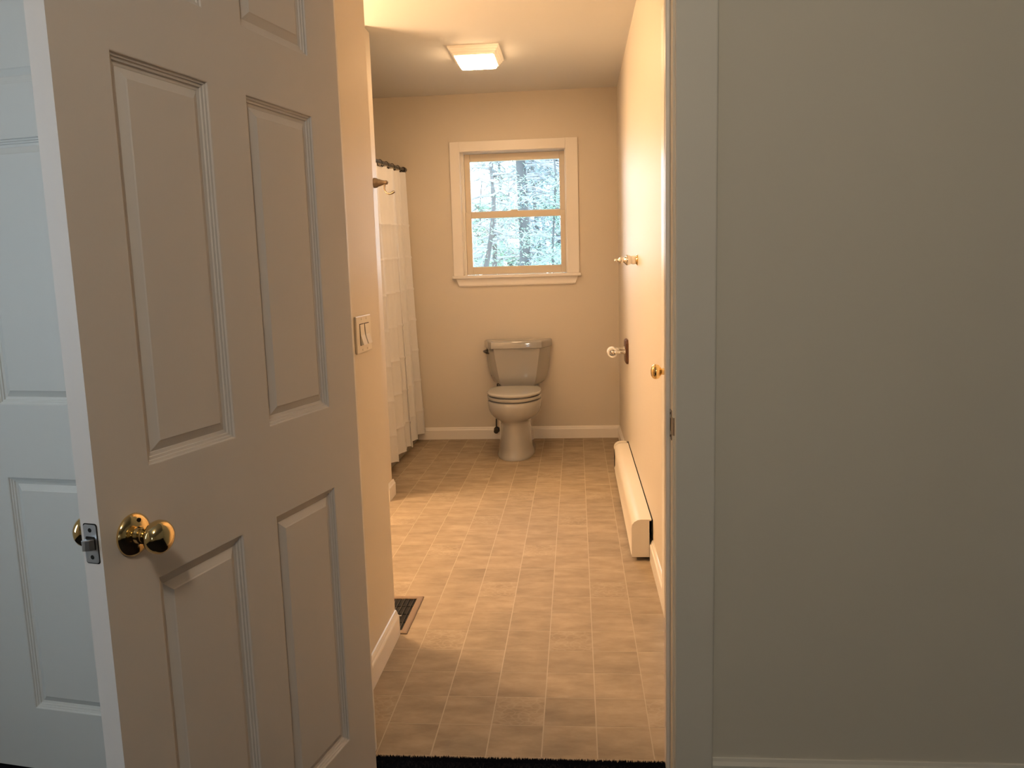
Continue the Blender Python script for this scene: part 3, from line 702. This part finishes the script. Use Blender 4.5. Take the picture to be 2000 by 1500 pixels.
# ------------------------------------------------------------------ the wood outside the window
gr = MB(); NG = 24
for j in range(NG+1):
    for i in range(NG+1):
        x = -20 + 40*i/NG; y = YB+0.4 + 45*j/NG
        gr.v.append((x, y, -0.6 + 0.035*max(0, y-12) + 0.15*math.sin(x*0.7+y*0.4)))
for j in range(NG):
    for i in range(NG): gr.f.append((j*(NG+1)+i, j*(NG+1)+i+1, (j+1)*(NG+1)+i+1, (j+1)*(NG+1)+i))
struct(gr.build('floor_woodland', 'soil', smooth=True), 'leafy ground of the wood outside the window', 'ground')
rng = random.Random(21)
def tree(name, label, x, y, r, lean, h, nb, nl, leafmat, lsize, zr, spread, group='trees outside the bathroom window'):
    tw = 0.0011*y
    t = empty(name, (x, y, -0.6)); tag(t, label, 'tree', group)
    pts = [(lean*(k/8.0-0.24)*h*0.12 + 0.05*math.sin(k*1.3+x), 0.04*math.sin(k*1.7), h*k/8.0) for k in range(9)]
    MB().tube(pts, [r*(1.25-0.9*k/8.0) for k in range(9)], 9).build('trunk', 'bark', t, smooth=True)
    def axis(z):
        k = min(7, int(z/h*8)); a = z/h*8-k
        return Vector(pts[k]).lerp(Vector(pts[k+1]), a)
    br = MB(); tips = []
    for k in range(nb):
        z = rng.uniform(zr[0]-0.3, zr[1]+0.6); a = rng.uniform(0, 2*math.pi); ln = spread*rng.uniform(0.5, 1.15)
        p0 = axis(z); dr = Vector((math.cos(a), math.sin(a), rng.uniform(-0.25, 0.35)))
        q = [p0 + dr*ln*s + Vector((0.06*rng.uniform(-1,1), 0.06*rng.uniform(-1,1), -0.18*ln*s*s + 0.03*rng.uniform(-1,1))) for s in (0, .25, .5, .75, 1)]
        br.tube(q, [tw*1.7, tw*1.35, tw*1.0, tw*0.7, tw*0.4], 5)
        tips.append(q)
        for m_ in range(7):
            s0 = q[rng.randint(1, 3)]; d2_ = Vector((rng.uniform(-1,1), rng.uniform(-1,1), rng.uniform(-.6,.5)))*0.35*ln
            br.tube([s0, s0+d2_*0.5+Vector((0,0,0.02)), s0+d2_], [tw*0.75, tw*0.55, tw*0.35], 4)
            tips.append([s0, s0+d2_*0.5, s0+d2_])
    br.build('branches', 'dead', t, smooth=True, kind='stuff')
    lf = MB()
    for k in range(nl*2):
        q = rng.choice(tips); s0 = q[rng.randint(1, len(q)-1)]
        c = s0 + Vector((rng.gauss(0,.10), rng.gauss(0,.10), rng.gauss(-.02,.09)))
        u = Vector((rng.uniform(-1,1), rng.uniform(-1,1), rng.uniform(-.6,.6))).normalized(); v = u.orthogonal().normalized()
        l_, w_ = lsize*rng.uniform(.3,.8), lsize*rng.uniform(.06,.13)
        n0 = len(lf.v)
        lf.v += [c-u*l_, c+v*w_, c+u*l_, c-v*w_]; lf.f.append((n0, n0+1, n0+2, n0+3))
    if nl: lf.build('foliage', leafmat, t, kind='stuff')
TR = [  # name, label, direction from the camera (x/y), distance, trunk radius, lean, height, branches, leaves, leaf kind, leaf size, crown zone, spread
 ('young_tree', 'leaning grey trunk at the left of the lower pane', -0.1185, 9.0, 0.045, 0.5, 3.0, 10, 500, 'leaf_a', 0.05, (1.4, 2.4), 0.6),
 ('young_tree', 'pale green young tree low in the right of the lower pane', -0.022, 11.0, 0.022, -0.2, 4.2, 22, 1900, 'leaf_a', 0.06, (1.2, 2.5), 0.7),
 ('pine_tree', 'thick grey trunk seen in the middle of the upper pane', -0.0665, 13.4, 0.095, 0.12, 9.0, 44, 420, 'leaf_b', 0.09, (1.8, 4.2), 1.1),
 ('pine_tree', 'slim grey trunk at the left of the upper pane', -0.1040, 16.0, 0.050, 0.1, 9.0, 26, 400, 'leaf_a', 0.10, (2.0, 4.6), 1.2),
 ('pine_tree', 'dark trunk in the right half of the lower pane', -0.0480, 18.6, 0.060, -0.1, 9.0, 46, 500, 'leaf_b', 0.12, (1.9, 4.6), 1.3),
 ('young_tree', 'pale green bush behind the middle of the lower pane', -0.0850, 21.3, 0.04, 0.1, 4.5, 34, 2600, 'leaf_a', 0.13, (1.2, 2.9), 1.4),
 ('pine_tree', 'trunk near the right edge of the panes', -0.0220, 24.0, 0.080, 0.1, 10.0, 46, 1300, 'leaf_b', 0.15, (2.2, 5.6), 1.5),
 ('young_tree', 'pale bush far behind the left of the lower pane', -0.1180, 27.0, 0.05, 0.1, 5.0, 34, 2400, 'leaf_a', 0.16, (1.4, 3.6), 1.6),
 ('pine_tree', 'distant trunk far behind the middle of the panes', -0.0920, 30.0, 0.07, -0.1, 11.0, 34, 900, 'leaf_a', 0.18, (2.5, 6.2), 1.8),
 ('pine_tree', 'distant trunk far behind the right of the panes', -0.0400, 34.5, 0.08, 0.1, 11.0, 44, 2000, 'leaf_b', 0.20, (2.5, 6.5), 1.9)]
for nm, lb, q, y, *a in TR: tree(nm, lb, q*y, y, *a)
